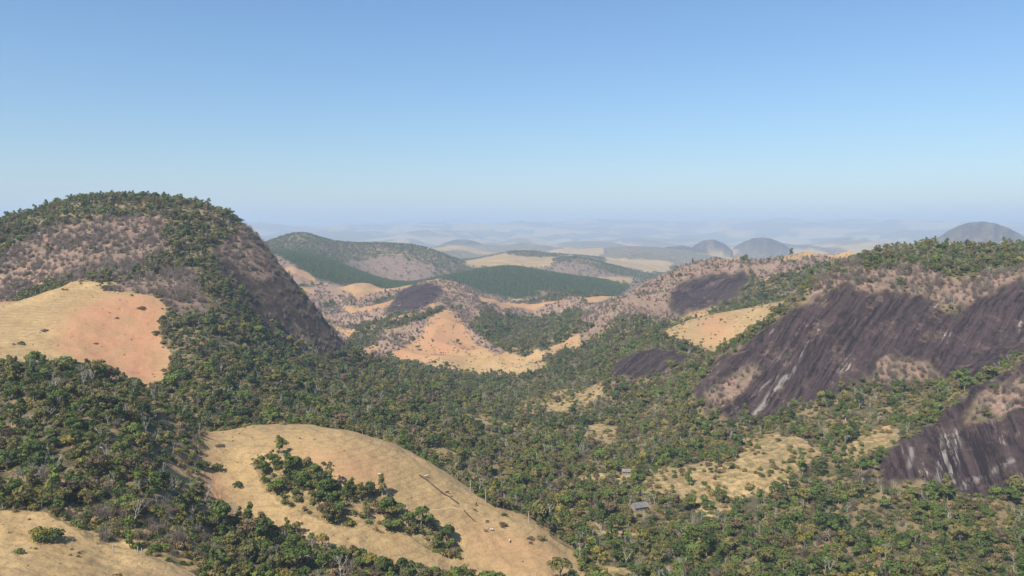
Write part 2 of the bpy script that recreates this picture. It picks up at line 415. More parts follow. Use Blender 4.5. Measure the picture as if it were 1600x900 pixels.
# ledges where the soil breaks off the face
ZW += covs['scrub'] * (YG < 900) * (XW > 0) * np.abs(gnoise(XW / 14, YG / 14)) * 2.5

# ------------------------------------------------------------------ terrain sheet
def terrain_material():
    q = Nodes('ground')
    geo = q.new('ShaderNodeNewGeometry'); pos = geo.outputs['Position']
    c1 = q.new('ShaderNodeSeparateColor'); q.put(c1.inputs[0], q.attr('cover').outputs['Color'])
    c2 = q.new('ShaderNodeSeparateColor'); q.put(c2.inputs[0], q.attr('cover_more').outputs['Color'])
    grass, rock, scrub = c1.outputs; soil, plant, sparse = c2.outputs
    nb = q.noise(pos, 1 / 90, 5, .6); ne = q.noise(pos, 1 / 3.2, 4, .7); nm = q.noise(pos, 1 / 22, 5, .62); ns = q.noise(pos, 1 / 4.5, 5, .65); nt = q.noise(pos, 1 / 1.3, 3, .6)
    def ragged(m): return q.ramp(q.math('ADD', m, q.math('MULTIPLY', q.math('SUBTRACT', ne, .5), 1.5)), [(.42, 0.), (.58, 1.)])
    grass, sparse, scrub = ragged(grass), ragged(sparse), ragged(scrub)
    floor = q.mix(q.ramp(ns, [(.35, 0.), (.65, 1.)]), (.045, .045, .022), (.115, .095, .050))
    floor = q.mix(q.ramp(nm, [(.44, 0.), (.56, .9)]), floor, q.mix(ns, (.14, .11, .05), (.30, .21, .11)))
    dry = q.mix(q.ramp(nm, [(.35, 0.), (.68, 1.)]), (.36, .240, .105), (.47, .325, .155))
    dry = q.mix(q.ramp(nb, [(.40, 0.), (.62, .75)]), dry, (.29, .200, .096))
    dry = q.mix(q.ramp(ns, [(.48, 0.), (.70, .8)]), dry, (.235, .16, .078))
    sp = q.new('ShaderNodeSeparateXYZ'); q.put(sp.inputs[0], pos)
    wob = q.math('ADD', q.math('MULTIPLY', sp.outputs[2], 3.6), q.math('MULTIPLY', nm, 14.0))
    ter = q.math('MULTIPLY', q.ramp(q.math('SINE', wob), [(.55, 0.), (.95, 1.)]), q.ramp(nb, [(.40, .08), (.60, .6)]))
    dry = q.mix(ter, dry, (.22, .15, .075))
    dry = q.mix(q.ramp(nt, [(.56, 0.), (.70, .75)]), dry, (.16, .125, .06))
    red = q.mix(q.ramp(ns, [(.35, 0.), (.65, 1.)]), (.38, .170, .085), (.44, .235, .130))
    sm = q.math('MULTIPLY', soil, q.ramp(nm, [(.30, .25), (.62, 1.)]))
    dry = q.mix(sm, dry, red)
    scr = q.mix(q.ramp(ns, [(.32, 0.), (.66, 1.)]), (.13, .088, .064), (.30, .195, .142))
    scr = q.mix(q.ramp(nm, [(.45, 0.), (.68, .8)]), scr, (.105, .095, .05))
    scr = q.mix(sm, scr, q.mix(q.ramp(ns, [(.35, 0.), (.65, 1.)]), (.27, .165, .112), (.40, .265, .185)))
    # rock: dark lichen-stained granite with pale water streaks and brown ledges
    fa0 = q.attr('fall').outputs['Vector']
    wv = q.new('ShaderNodeTexNoise'); q.put(wv.inputs['Vector'], pos); wv.inputs['Scale'].default_value = 1 / 26; wv.inputs['Detail'].default_value = 3
    ws = q.new('ShaderNodeVectorMath', operation='SCALE'); q.put(ws.inputs[0], wv.outputs['Color']); ws.inputs['Scale'].default_value = 3.5
    wa = q.new('ShaderNodeVectorMath', operation='ADD'); q.put(wa.inputs[0], fa0); q.put(wa.inputs[1], ws.outputs[0]); fa = wa.outputs[0]
    mp = q.new('ShaderNodeMapping'); q.put(mp.inputs[0], fa); mp.inputs['Scale'].default_value = (1 / 3.4, 1 / 95.0, 1)
    st = q.noise(mp.outputs[0], 1.0, 6, .75)
    mp2 = q.new('ShaderNodeMapping'); q.put(mp2.inputs[0], fa); mp2.inputs['Scale'].default_value = (1 / 16.0, 1 / 160.0, 1)
    st2 = q.noise(mp2.outputs[0], 1.0, 4, .6)
    rk = q.mix(q.ramp(st, [(.42, 0.), (.58, 1.)]), (.017, .0112, .0118), (.060, .040, .038))
    rk = q.mix(q.ramp(st2, [(.52, 0.), (.70, .7)]), rk, (.070, .047, .043))
    mp3 = q.new('ShaderNodeMapping'); q.put(mp3.inputs[0], fa); mp3.inputs['Scale'].default_value = (1 / 34.0, 1 / 5.0, 1)
    ledge = q.noise(mp3.outputs[0], 1.0, 5, .6)
    rk = q.mix(q.ramp(ledge, [(.60, 0.), (.68, .4)]), rk, (.105, .076, .058))
    rk = q.mix(q.ramp(ledge, [(.33, .6), (.40, 0.)]), rk, (.012, .009, .010))
    brk = q.math('MULTIPLY', q.ramp(nm, [(.56, 0.), (.68, 1.)]), q.ramp(ns, [(.42, 0.), (.60, .75)]))
    rk = q.mix(brk, rk, (.17, .112, .080))
    pale = q.math('MULTIPLY', q.ramp(st, [(.61, 0.), (.65, 1.)]), q.ramp(nm, [(.50, 0.), (.62, .8)]))
    rk = q.mix(pale, rk, (.36, .32, .27))
    rk = q.mix(q.math('MULTIPLY', q.attr('wash').outputs['Fac'], q.ramp(st, [(.47, 0.), (.53, 1.)])), rk, q.mix(q.ramp(st, [(.42, 0.), (.56, 1.)]), (.07, .058, .054), (.22, .20, .172)))
    plc = q.mix(q.ramp(ns, [(.3, 0.), (.7, 1.)]), (.022, .036, .020), (.04, .052, .028))
    col = q.mix(scrub, floor, scr)
    col = q.mix(plant, col, plc)
    spr = q.mix(q.ramp(ns, [(.42, 0.), (.60, 1.)]), dry, (.17, .135, .06))
    col = q.mix(sparse, col, spr)
    col = q.mix(grass, col, dry)
    col = q.mix(rock, col, rk)
    q.put(q.bsdf.inputs['Base Color'], col)
    q.bsdf.inputs['Roughness'].default_value = .92
    q.bsdf.inputs['Specular IOR Level'].default_value = .15
    h = q.math('ADD', q.math('MULTIPLY', ns, 1.0), q.math('MULTIPLY', nt, .35))
    h = q.math('ADD', h, q.math('MULTIPLY', q.math('MULTIPLY', st, rock), 1.2))
    b = q.new('ShaderNodeBump'); b.inputs['Strength'].default_value = .55; b.inputs['Distance'].default_value = 1.3
    q.put(b.inputs['Height'], h); q.l.new(b.outputs[0], q.bsdf.inputs['Normal'])
    return q.m
nu, ny = YG.shape
co = np.stack([XW, YG, ZW], -1).reshape(-1, 3).astype(np.float32)
ii = np.arange(nu * ny).reshape(nu, ny)
quads = np.stack([ii[:-1, :-1], ii[1:, :-1], ii[1:, 1:], ii[:-1, 1:]], -1).reshape(-1, 4).astype(np.int32)
me = bpy.data.meshes.new('terrain')
me.vertices.add(len(co)); me.vertices.foreach_set('co', co.ravel())
me.loops.add(quads.size); me.loops.foreach_set('vertex_index', quads.ravel())
me.polygons.add(len(quads)); me.polygons.foreach_set('loop_start', np.arange(0, quads.size, 4, dtype=np.int32))
me.polygons.foreach_set('use_smooth', np.ones(len(quads), bool))
def colattr(name, r, g, b):
    a = me.attributes.new(name, 'FLOAT_COLOR', 'POINT')
    a.data.foreach_set('color', np.stack([r, g, b, np.ones_like(r)], -1).astype(np.float32).ravel())
colattr('cover', covs['grass'], covs['rock'], covs['scrub'])
colattr('cover_more', covs['soil'], covs['plant'], covs['sparse'])
a = me.attributes.new('fall', 'FLOAT_VECTOR', 'POINT')
a.data.foreach_set('vector', np.stack([fall_s, fall_t, 0 * YG], -1).astype(np.float32).ravel())
# limewash-pale water stains on the near bulge and one long stripe on the great wall
wash = np.zeros(YG.shape)
def stain(u0, v0, u1, v1, w, y0, y1, s=1.0):
    t = np.clip(((UU - u0) * (u1 - u0) + (VV - v0) * (v1 - v0)) / ((u1 - u0) ** 2 + (v1 - v0) ** 2), 0, 1)
    d = np.hypot(UU - u0 - t * (u1 - u0), VV - v0 - t * (v1 - v0))
    wash[:] = np.maximum(wash, np.clip(1.4 - d / w, 0, 1) * s * ((YG > y0) & (YG < y1)))
stain(1240, 578, 1178, 645, 4, 640, 835); stain(1280, 500, 1250, 560, 1.8, 640, 835, .7); stain(1255, 500, 1215, 570, 1.6, 640, 835, .5); stain(1215, 590, 1140, 650, 1.8, 640, 835, .6)
stain(1425, 705, 1422, 730, 4, 515, 640, .8); stain(1478, 685, 1468, 745, 8, 515, 640); stain(1495, 680, 1488, 748, 7, 515, 640); stain(1505, 755, 1585, 722, 5, 515, 640, .7)
a = me.attributes.new('wash', 'FLOAT', 'POINT'); a.data.foreach_set('value', wash.astype(np.float32).ravel())
me.materials.append(terrain_material())
me.update(calc_edges=True)
terrain = link('terrain', me)
tag(terrain, 'dry valley of tan pasture, forest floor and dark granite faces running to the horizon', 'terrain', kind='structure')

def ground(x, y):
    """height of the sheet at map points"""
    x = np.asarray(x, float); y = np.asarray(y, float)
    u = 800 + x * F / y
    iy = np.clip(np.searchsorted(YY, y) - 1, 0, ny - 2); iu = np.clip(np.searchsorted(U, u) - 1, 0, nu - 2)
    fy = np.clip((y - YY[iy]) / (YY[iy + 1] - YY[iy]), 0, 1); fu = np.clip((u - U[iu]) / (U[iu + 1] - U[iu]), 0, 1)
    return (ZW[iu, iy] * (1 - fu) + ZW[iu + 1, iy] * fu) * (1 - fy) + (ZW[iu, iy + 1] * (1 - fu) + ZW[iu + 1, iy + 1] * fu) * fy
VV = HORIZON - (ZW - H) * F / YG
RUN = np.minimum.accumulate(VV, axis=1)         # nearest skyline so far, for sight tests
def site(u, v, y0, y1):
    """map point where the sightline (u, v) meets the ground between two distances"""
    iu = int(np.clip(np.searchsorted(U, u), 0, nu - 1))
    sel = np.where((YY >= y0) & (YY <= y1))[0]
    k = sel[np.argmin(np.abs(VV[iu, sel] - v))]
    y = YY[k]; x = y * (u - 800) / F
    return x, y, float(ground(x, y))

# ------------------------------------------------------------------ plant materials
def leaf_material(name, c_lo, c_hi):
    q = Nodes(name)
    oi = q.new('ShaderNodeObjectInfo'); tc = q.new('ShaderNodeNewGeometry')
    n = q.noise(tc.outputs['Position'], .8, 2)
    f = q.math('ADD', q.math('MULTIPLY', oi.outputs['Random'], .65), q.math('MULTIPLY', n, .45), True)
    c = q.ramp(f, [(.15, c_lo), (.85, c_hi)])
    q.put(q.bsdf.inputs['Base Color'], c)
    q.bsdf.inputs['Roughness'].default_value = .65
    q.bsdf.inputs['Specular IOR Level'].default_value = .2
    tr = q.new('ShaderNodeBsdfTranslucent'); q.put(tr.inputs[0], c)
    mx = q.new('ShaderNodeMixShader'); mx.inputs[0].default_value = .33
    q.l.new(q.bsdf.outputs[0], mx.inputs[1]); q.l.new(tr.outputs[0], mx.inputs[2])
    q.l.new(mx.outputs[0], q.n['Material Output'].inputs[0])
    return q.m
LEAF = {
    'dark green': leaf_material('leaf_dark', (0.061, 0.089, 0.025), (0.118, 0.153, 0.044)),
    'mid green': leaf_material('leaf_green', (0.099, 0.144, 0.034), (0.179, 0.221, 0.054)),
    'olive': leaf_material('leaf_olive', (0.139, 0.139, 0.045), (0.234, 0.207, 0.073)),
    'yellow green': leaf_material('leaf_yellow', (0.201, 0.194, 0.042), (0.342, 0.285, 0.071)),
    'brownish': leaf_material('leaf_brown', (0.124, 0.091, 0.050), (0.212, 0.155, 0.085)),
}
BARK = plain('bark', (.19, .155, .12), .9, .3, .7)
PALE = plain('pale_bark', (.40, .36, .30), .85, .25, .7)
TWIG = leaf_material('twigs', (.17, .130, .100), (.33, .265, .210))
STRAW = leaf_material('straw', (.24, .175, .08), (.38, .28, .13))

# ------------------------------------------------------------------ plant shapes
def tube(V, Fc, pts, rad, sides=5):
    base = len(V)
    for k, p in enumerate(pts):
        d = (pts[min(k + 1, len(pts) - 1)] - pts[max(k - 1, 0)]).normalized()
        a = d.orthogonal().normalized(); b = d.cross(a)
        for i in range(sides):
            t = 2 * math.pi * i / sides
            V.append(p + (a * math.cos(t) + b * math.sin(t)) * rad[k])
    for k in range(len(pts) - 1):
        for i in range(sides):
            j = (i + 1) % sides
            Fc.append((base + k * sides + i, base + k * sides + j, base + (k + 1) * sides + j, base + (k + 1) * sides + i))
def rv(r, s=1.0): return Vector((r.uniform(-s, s), r.uniform(-s, s), r.uniform(-s, s)))
def lobes_for(kind, r):
    L = []
    if kind == 'rounded':
        for i in range(10):
            a = i * 2.4 + r.random(); rr = 2.3 * math.sqrt(i / 10)
            L.append((Vector((math.cos(a) * rr, math.sin(a) * rr, 5.2 - rr * .75 + r.uniform(-.7, .7))), r.uniform(1.3, 1.85), .85))
    elif kind == 'umbrella':
        for i in range(11):
            a = i * 2.4 + r.random(); rr = 3.1 * math.sqrt((i + .3) / 11)
            L.append((Vector((math.cos(a) * rr, math.sin(a) * rr, 6.0 - rr * .35 + r.uniform(-.4, .4))), r.uniform(1.15, 1.6), .62))
    elif kind == 'tall':
        for i in range(9):
            a = r.random() * 6.28; h = 2.6 + i * .78
            L.append((Vector((math.cos(a) * .9, math.sin(a) * .9, h)), r.uniform(1.15, 1.6) * (1 - abs(i - 3) * .06), .95))
    elif kind == 'loose':
        for i in range(10):
            a = i * 2.4 + r.random(); rr = 2.7 * math.sqrt((i + .2) / 10)
            L.append((Vector((math.cos(a) * rr, math.sin(a) * rr, 5.0 + r.uniform(-1.7, 1.6))), r.uniform(.9, 1.35), .78))
    elif kind == 'bush':
        for i in range(7):
            a = i * 2.4 + r.random(); rr = 1.4 * math.sqrt(i / 7)
            L.append((Vector((math.cos(a) * rr, math.sin(a) * rr, 1.25 - rr * .25 + r.uniform(-.2, .3))), r.uniform(.7, 1.0), .85))
    return L
def crown_geo(kind, seed, leaves):
    r = random.Random(seed); V = []; Fc = []
    L = lobes_for(kind, r)
    per = leaves // len(L)
    for c, rad, fl in L:
        for _ in range(per):
            d = rv(r).normalized()
            if d.z < -.45: d.z *= -.6
            p = c + Vector((d.x, d.y, d.z * fl)) * rad * r.uniform(.72, 1.08)
            n = (d + rv(r, .65)).normalized()
            a = n.orthogonal().normalized(); a.rotate(Matrix.Rotation(r.random() * 6.28, 3, n)); b = n.cross(a)
            s = rad * r.uniform(.22, .44); t = s * r.uniform(.55, .9); i = len(V)
            V += [p - a * s, p - b * t + n * s * .12, p + a * s, p + b * t - n * s * .12]
            Fc.append((i, i + 1, i + 2, i + 3))
    return V, Fc, L
def trunk_geo(L, seed, base_r=.2, low=.45):
    r = random.Random(seed + 99); V = []; Fc = []
    top = max(L, key=lambda l: l[0].z)[0]
    fork = Vector((top.x * .3 + r.uniform(-.3, .3), top.y * .3 + r.uniform(-.3, .3), top.z * low))
    tube(V, Fc, [Vector((0, 0, -.8)), Vector((0, 0, .1)), fork * .55 + rv(r, .15), fork], [base_r * 1.5, base_r * 1.1, base_r * .9, base_r * .75], 6)
    for c, rad, fl in L[:6]:
        mid = fork.lerp(c, .5) + rv(r, .3)
        tube(V, Fc, [fork, mid, c], [base_r * .6, base_r * .38, base_r * .12], 4)
    return V, Fc
def bare_geo(seed, height=9.0, spread=.55, depth=4, base_r=.2, sides=4):
    r = random.Random(seed); V = []; Fc = []
    def grow(p, d, ln, rad, k):
        q_ = p + d * ln * .5 + rv(r, ln * .07); e = p + d * ln + rv(r, ln * .08)
        tube(V, Fc, [p, q_, e], [rad, rad * .8, rad * .58], sides if k > 1 else 3)
        if k == 0: return
        for i in range(r.choice((2, 3, 3))):
            nd = (d + rv(r, spread) + Vector((0, 0, .12))).normalized()
            grow(e, nd, ln * r.uniform(.58, .8), rad * .55, k - 1)
        if k >= 2:
            nd = (d + rv(r, spread * 1.5)).normalized(); grow(q_, nd, ln * .5, rad * .35, k - 2)
    grow(Vector((0, 0, -.6)), Vector((r.uniform(-.08, .08), r.uniform(-.08, .08), 1)).normalized(), height * .36, base_r, depth)
    return V, Fc
def twig_geo(seed, h=4.5, n=75):
    """leafless shrub: a spray of thin stems with twig ends"""
    r = random.Random(seed); V = []; Fc = []
    for i in range(n):
        a = r.random() * 6.28; lean = r.uniform(.05, .55); hh = h * r.uniform(.45, 1.0); x0 = r.uniform(-.9, .9); y0 = r.uniform(-.9, .9)
        d = Vector((math.cos(a) * lean, math.sin(a) * lean, 1)); side = Vector((-math.sin(a), math.cos(a), 0))
        side.rotate(Matrix.Rotation(r.random() * 6.28, 3, 'Z'))
        p = Vector((x0, y0, -.2)); e = p + d * hh; w = r.uniform(.035, .075); k = len(V)
        V += [p - side * w, p + side * w, e]; Fc.append((k, k + 1, k + 2))
        for _ in range(3):
            t = r.uniform(.45, 1); b = p + d * hh * t; g = b + (d * .35 + rv(r, .9)) * hh * .24; w2 = w * .9; k = len(V)
            V += [b - side * w2, b + side * w2, g]; Fc.append((k, k + 1, k + 2))
    return V, Fc

SHAPES = ('rounded', 'umbrella', 'tall', 'loose')
WORD = {'rounded': 'round-crowned', 'umbrella': 'flat-topped', 'tall': 'tall narrow', 'loose': 'open-branched'}
near_geo = {}
for i, s in enumerate(SHAPES):
    for k in range(2):
        V, Fc, L = crown_geo(s, 11 + i * 7 + k, 520 if s != 'loose' else 360)
        TV, TF = trunk_geo(L, 50 + i * 7 + k)
        near_geo[s, k] = (mesh_from('crown', V, Fc), mesh_from('trunk', TV, TF, smooth=True), (V, Fc, TV, TF))
proto_col = bpy.data.collections.new('forest_kinds')
proto_names = []
def proto(name, parts):
    """one joined plant used by the countless rest of the forest"""
    V = []; Fc = []; mi = []; mats = []
    for k, (v, f, m) in enumerate(parts):
        o = len(V); V += v; Fc += [tuple(i + o for i in q_) for q_ in f]; mi += [k] * len(f); mats.append(m)
    me_ = mesh_from(name, V, Fc, mats, mi)
    ob = bpy.data.objects.new('%03d_%s' % (len(proto_names), name), me_)
    proto_col.objects.link(ob); proto_names.append(name)
    return len(proto_names) - 1
PI_ = {}
for s in SHAPES:
    for k in range(2):
        v, f, tv, tf = near_geo[s, k][2]
        for cname, m in LEAF.items():
            PI_[s, k, cname] = proto('tree', [(v, f, m), (tv, tf, PALE if s in ('tall', 'loose') else BARK)])
for k in range(4):
    v, f = bare_geo(300 + k, 8.5, .6, 4); PI_['bare', k] = proto('bare', [(v, f, PALE)])
for k in range(4):
    v, f = twig_geo(400 + k); PI_['twig', k] = proto('twig', [(v, f, TWIG)])
for k in range(2):
    v, f, L = crown_geo('bush', 500 + k, 200)
    for cname, m in LEAF.items(): PI_['bush', k, cname] = proto('bush', [(v, f, m)])
    PI_['straw', k] = proto('straw', [(v, f, STRAW)])
for k in range(3):
    v, f, L = crown_geo('tall', 600 + k, 72)
    PI_['far', k, 0] = proto('far', [(v, f, LEAF['dark green'])]); PI_['far', k, 1] = proto('far', [(v, f, LEAF['mid green'])])
    v, f, L = crown_geo('rounded', 620 + k, 90)
    PI_['farround', k, 0] = proto('far', [(v, f, LEAF['dark green'])]); PI_['farround', k, 1] = proto('far', [(v, f, LEAF['olive'])]); PI_['farround', k, 2] = proto('far', [(v, f, LEAF['brownish'])])

# ------------------------------------------------------------------ sow the vegetation over the map
du = np.gradient(U)[:, None]; dy = np.gradient(YY)[None, :]
area = du * YG / F * dy
inwide = (UU > -420) & (UU < 2020)
def sow(density):
    lam = np.where(inwide, density * area, 0)
    n = RNG.poisson(lam)
    iu, iy = np.nonzero(n); c = n[iu, iy]
    iu = np.repeat(iu, c); iy = np.repeat(iy, c)
    u = U[iu] + (RNG.random(len(iu)) - .5) * du[iu, 0]; y = YY[iy] + (RNG.random(len(iu)) - .5) * dy[0, iy]
    return y * (u - 800) / F, y, u
clump = np.clip(.5 + 1.5 * gnoise(XW / 38, YG / 38) + .8 * gnoise(XW / 13, YG / 13), 0, 1)
steep = np.hypot(*[np.gradient(ZW, axis=0) / (du * YG / F), np.gradient(ZW, axis=1) / dy])
near = YG < 2050
gap = np.clip(1.25 - 2.6 * np.clip(gnoise(XW / 52 + 8, YG / 52) + .6 * gnoise(XW / 21, YG / 21) - .01, 0, 1) * (1 + 2.2 * ((XW > -90) & (YG > 480) & (YG < 1150))), .07, 1)
D_tree = gap * cov['forest'] * near * (1 / 20.) * (.6 + .5 * clump) * (YG > 235)
edge = blur(cov['forest'], 26) * cov['grass'] * (YG < 1300)
D_tree += thicket * (1 / 19.) * (.6 + .6 * clump) + edge * (1 / 160.)
D_tree += cov['scrub'] * near * (1 / 520.) * clump * 1.6 + cov['sparse'] * np.where(YG < 350, 1 / 90., 1 / 260.) * clump
twigz = cov['scrub'] * near * (1 / 17.) * (.5 + clump) * (1 + .1 * (XW < -150)) * np.where(YG > 1330, .28, 1) + cov['forest'] * near * (1 / 190.) * clump + cov['rock'] * (YG < 1100) * (1 / 330.) * clump + cov['sparse'] * (YG < 350) * (1 / 38.) * (.3 + clump)
bushz = thicket * (1 / 20.) + edge * (1 / 22.) * (.2 + clump) + cov['grass'] * (YG < 1800) * (1 / 1400.) * np.clip(clump - .45, 0, 1) * 2 + cov['sparse'] * np.where(YG < 350, 1 / 12., 1 / 40.) * (.25 + clump) + cov['scrub'] * near * (1 / 160.) * clump + cov['forest'] * near * (1 / 20.)
barez = cov['forest'] * near * (1 / 260.) + cov['scrub'] * near * (1 / 420.)
planz = cov['plant'] * (1 / 42.)
farz = (cov['forest'] * (1 / 150.) + cov['scrub'] * (1 / 900.)) * (YG >= 2050) * (YG < 5200)
TREES = []      # x, y, kind index, scale, kind key
def pick(n, keys, w):
    w = np.array(w, float); return RNG.choice(len(keys), n, p=w / w.sum())
# mix of greens by place
def tone_weights(x, y, u):
    g = gnoise(x / 120 + 3, y / 120) * 1.4
    dark = .26 + .5 * g + np.where((u < 330) & (y < 560), .22, 0)
    mid = .34 - .5 * g + np.where((u > 390) & (u < 730) & (y > 340) & (y < 480), .8, 0) + np.where((u > 900) & (y < 620), .48, 0)
    w = np.stack([np.clip(dark, .05, 1), np.clip(mid, .05, 1), .46 + 0 * x, .07 + 0 * x, .12 + np.where(y > 780, .10, 0)], -1)
    return w / w.sum(-1, keepdims=True)
TONES = list(LEAF)
def choose_rows(w): return (RNG.random(len(w))[:, None] > np.cumsum(w, 1)).sum(1).clip(0, w.shape[1] - 1)
CLEAR = []      # x, y, half width, reach towards the viewer
def clear_of(x, y):
    m = np.zeros(np.shape(x), bool)
    for cx, cy, w, rch in CLEAR:
        lx = x - cx * y / cy
        m |= (np.abs(lx) < w) & (y < cy + w) & (y > cy - rch)
    return m
HOUSES = [site(998, 797, 450, 640), site(979, 741, 540, 700)]
for (hx, hy, hz_) in HOUSES: CLEAR.append((hx, hy, 4.5, 11))
x, y, u = sow(D_tree)
ok = ~clear_of(x, y); x, y, u = x[ok], y[ok], u[ok]
tone = choose_rows(tone_weights(x, y, u)); shp = pick(len(x), SHAPES, (.34, .10, .21, .35)); var = RNG.integers(0, 2, len(x))
sc = np.clip(np.exp(RNG.normal(-.36, .36, len(x))), .36, 1.65)
sc = np.where((u > 225) & (u < 330) & (y > 370) & (y < 490), sc * .55, sc)
for a_ in zip(x, y, shp, var, tone, sc): TREES.append(a_)
OTHER = []
def others(dens, maker, lo, hi):
    x, y, u = sow(dens); ok = ~clear_of(x, y); x, y = x[ok], y[ok]; s = RNG.uniform(lo, hi, len(x))
    for i in range(len(x)): OTHER.append((x[i], y[i], maker(i), s[i]))
    return len(x)
ri = lambda n: int(RNG.integers(0, n))
def tuft(i): return PI_['straw', ri(2)] if RNG.random() < .6 else PI_['bush', ri(2), TONES[(2, 4, 4)[ri(3)]]]
cnt = [others(cov['grass'] * (YG < 900) * (1 / 60.) * np.clip(clump - .2, 0, 1), tuft, .10, .40) + others(cov['grass'] * (YG >= 900) * (YG < 1800) * (1 / 70.) * np.clip(clump, 0, 1), tuft, .35, 1.0) + others(twigz, lambda i: PI_['twig', ri(4)], .6, 1.6),
       others(bushz, lambda i: PI_['straw', ri(2)] if RNG.random() < .22 else PI_['bush', ri(2), TONES[(0, 0, 1, 1, 2, 2, 4, 3)[ri(8)]]], .6, 1.5),
       others(barez, lambda i: PI_['bare', ri(4)], .6, 1.15)]
cnt += [others(planz, lambda i: PI_['far', ri(3), int(RNG.random() < .25)], 1.0, 1.35),
        others(farz, lambda i: PI_['farround', ri(3), (0, 0, 0, 1, 1, 2)[ri(6)]], 1.0, 1.9)]
print('trees', len(TREES), 'others', cnt)

# the ~300 trees that show largest become trees of their own
order = []
for k, (x_, y_, s_, v_, t_, c_) in enumerate(TREES):
    u_ = 800 + x_ * F / y_
    if not (-12 < u_ < 1612) or y_ > 640: continue
    g_ = float(ground(x_, y_)); hh = (8.6 if SHAPES[s_] != 'tall' else 10.5) * c_
    vt = HORIZON - (g_ + hh * .8 - H) * F / y_
    if vt > 892: continue
    iu = int(np.clip(np.searchsorted(U, u_), 0, nu - 1)); iy = int(np.clip(np.searchsorted(YY, y_) - 2, 0, ny - 1))
    if vt > RUN[iu, iy]: continue
    order.append((-(c_ * (1.25 if SHAPES[s_] == 'umbrella' else 1)) / y_, k))
order.sort()
own = [k for _, k in order[:290]]
ownset = set(own)

def place_of(u, v, y):
    if y < 335 and u < 420: return 'in the belt below the bare pasture slope'
    if u < 330 and y < 560: return 'in the dense wood under the orange field'
    if 390 < u < 740 and y < 492: return 'in the thicket growing up the tan mound'
    if u < 800 and y < 420: return 'in the wood at the foot of the tan mound'
    if u < 950: return 'in the woodland beyond the shoulder of the tan mound'
    return 'in the valley wood under the streaked rock'
MESH = {}
def tree_thing(x, y, s, v, t, c, label, group, name='broadleaf_tree', cat='tree', rot=None, pale=None):
    crown, trunk, _ = near_geo[SHAPES[s], v]
    key = (s, v, t)
    if key not in MESH:
        a_ = crown.copy(); a_.materials.append(LEAF[TONES[t]]); MESH[key] = a_
    tk = ('trunk', s, v)
    if tk not in MESH:
        a_ = trunk.copy(); a_.materials.append(PALE if SHAPES[s] in ('tall', 'loose') else BARK); MESH[tk] = a_
    e = link(name, None, None, (x, y, float(ground(x, y)) - .15)); e.empty_display_size = .5
    e.rotation_euler = (0, 0, random.random() * 6.28 if rot is None else rot); e.scale = (c, c, c * random.uniform(.9, 1.1))
    tag(e, label, cat, group)
    link('crown', MESH[key], e); link('trunk', MESH[tk], e)
    return e
for k in own:
    x_, y_, s_, v_, t_, c_ = TREES[k]
    u_ = 800 + x_ * F / y_; v__ = HORIZON - (float(ground(x_, y_)) - H) * F / y_
    pl = place_of(u_, v__, y_)
    tree_thing(x_, y_, s_, v_, t_, c_, '%s%s %s tree %s' % ('small ' if c_ < .78 else ('large ' if c_ > 1.02 else ''), TONES[t_], WORD[SHAPES[s_]], pl), 'trees ' + pl)

# the countless rest
def mass(name, rows, label, cat):
    x = np.array([r[0] for r in rows]); y = np.array([r[1] for r in rows]); z = ground(x, y) - .15
    me_ = bpy.data.meshes.new(name)
    me_.vertices.add(len(x)); me_.vertices.foreach_set('co', np.stack([x, y, z], -1).astype(np.float32).ravel())
    a_ = me_.attributes.new('kind_index', 'INT', 'POINT'); a_.data.foreach_set('value', np.array([r[2] for r in rows], np.int32))
    a_ = me_.attributes.new('size', 'FLOAT', 'POINT'); a_.data.foreach_set('value', np.array([r[3] for r in rows], np.float32))
    a_ = me_.attributes.new('turn', 'FLOAT_VECTOR', 'POINT')
    t_ = np.zeros((len(x), 3), np.float32); t_[:, 2] = RNG.random(len(x)) * 6.28; t_[:, :2] = RNG.normal(0, .06, (len(x), 2)); a_.data.foreach_set('vector', t_.ravel())
    o = link(name, me_)
    g = bpy.data.node_groups.new(name, 'GeometryNodeTree')
    g.interface.new_socket('Geometry', in_out='INPUT', socket_type='NodeSocketGeometry'); g.interface.new_socket('Geometry', in_out='OUTPUT', socket_type='NodeSocketGeometry')
    n = g.nodes; gi = n.new('NodeGroupInput'); go = n.new('NodeGroupOutput')
    iop = n.new('GeometryNodeInstanceOnPoints'); ci = n.new('GeometryNodeCollectionInfo')
    ci.inputs['Collection'].default_value = proto_col; ci.inputs['Separate Children'].default_value = True; ci.inputs['Reset Children'].default_value = True
    def named(nm, typ):
        q_ = n.new('GeometryNodeInputNamedAttribute'); q_.data_type = typ; q_.inputs[0].default_value = nm; return q_.outputs[0]
    g.links.new(gi.outputs[0], iop.inputs['Points']); g.links.new(ci.outputs[0], iop.inputs['Instance'])
    iop.inputs['Pick Instance'].default_value = True
    g.links.new(named('kind_index', 'INT'), iop.inputs['Instance Index'])
    e2r = n.new('FunctionNodeEulerToRotation'); g.links.new(named('turn', 'FLOAT_VECTOR'), e2r.inputs[0]); g.links.new(e2r.outputs[0], iop.inputs['Rotation'])
    g.links.new(named('size', 'FLOAT'), iop.inputs['Scale'])
    g.links.new(iop.outputs[0], go.inputs[0])
    o.modifiers.new('scatter', 'NODES').node_group = g
    tag(o, label, cat, kind='stuff')
    return o
rest = [(t[0], t[1], PI_[SHAPES[t[2]], t[3], TONES[t[4]]], t[5]) for k, t in enumerate(TREES) if k not in ownset]
c0, c1, c2, c3, c4 = np.cumsum([0] + cnt[:4])
BARE_MESH = {}
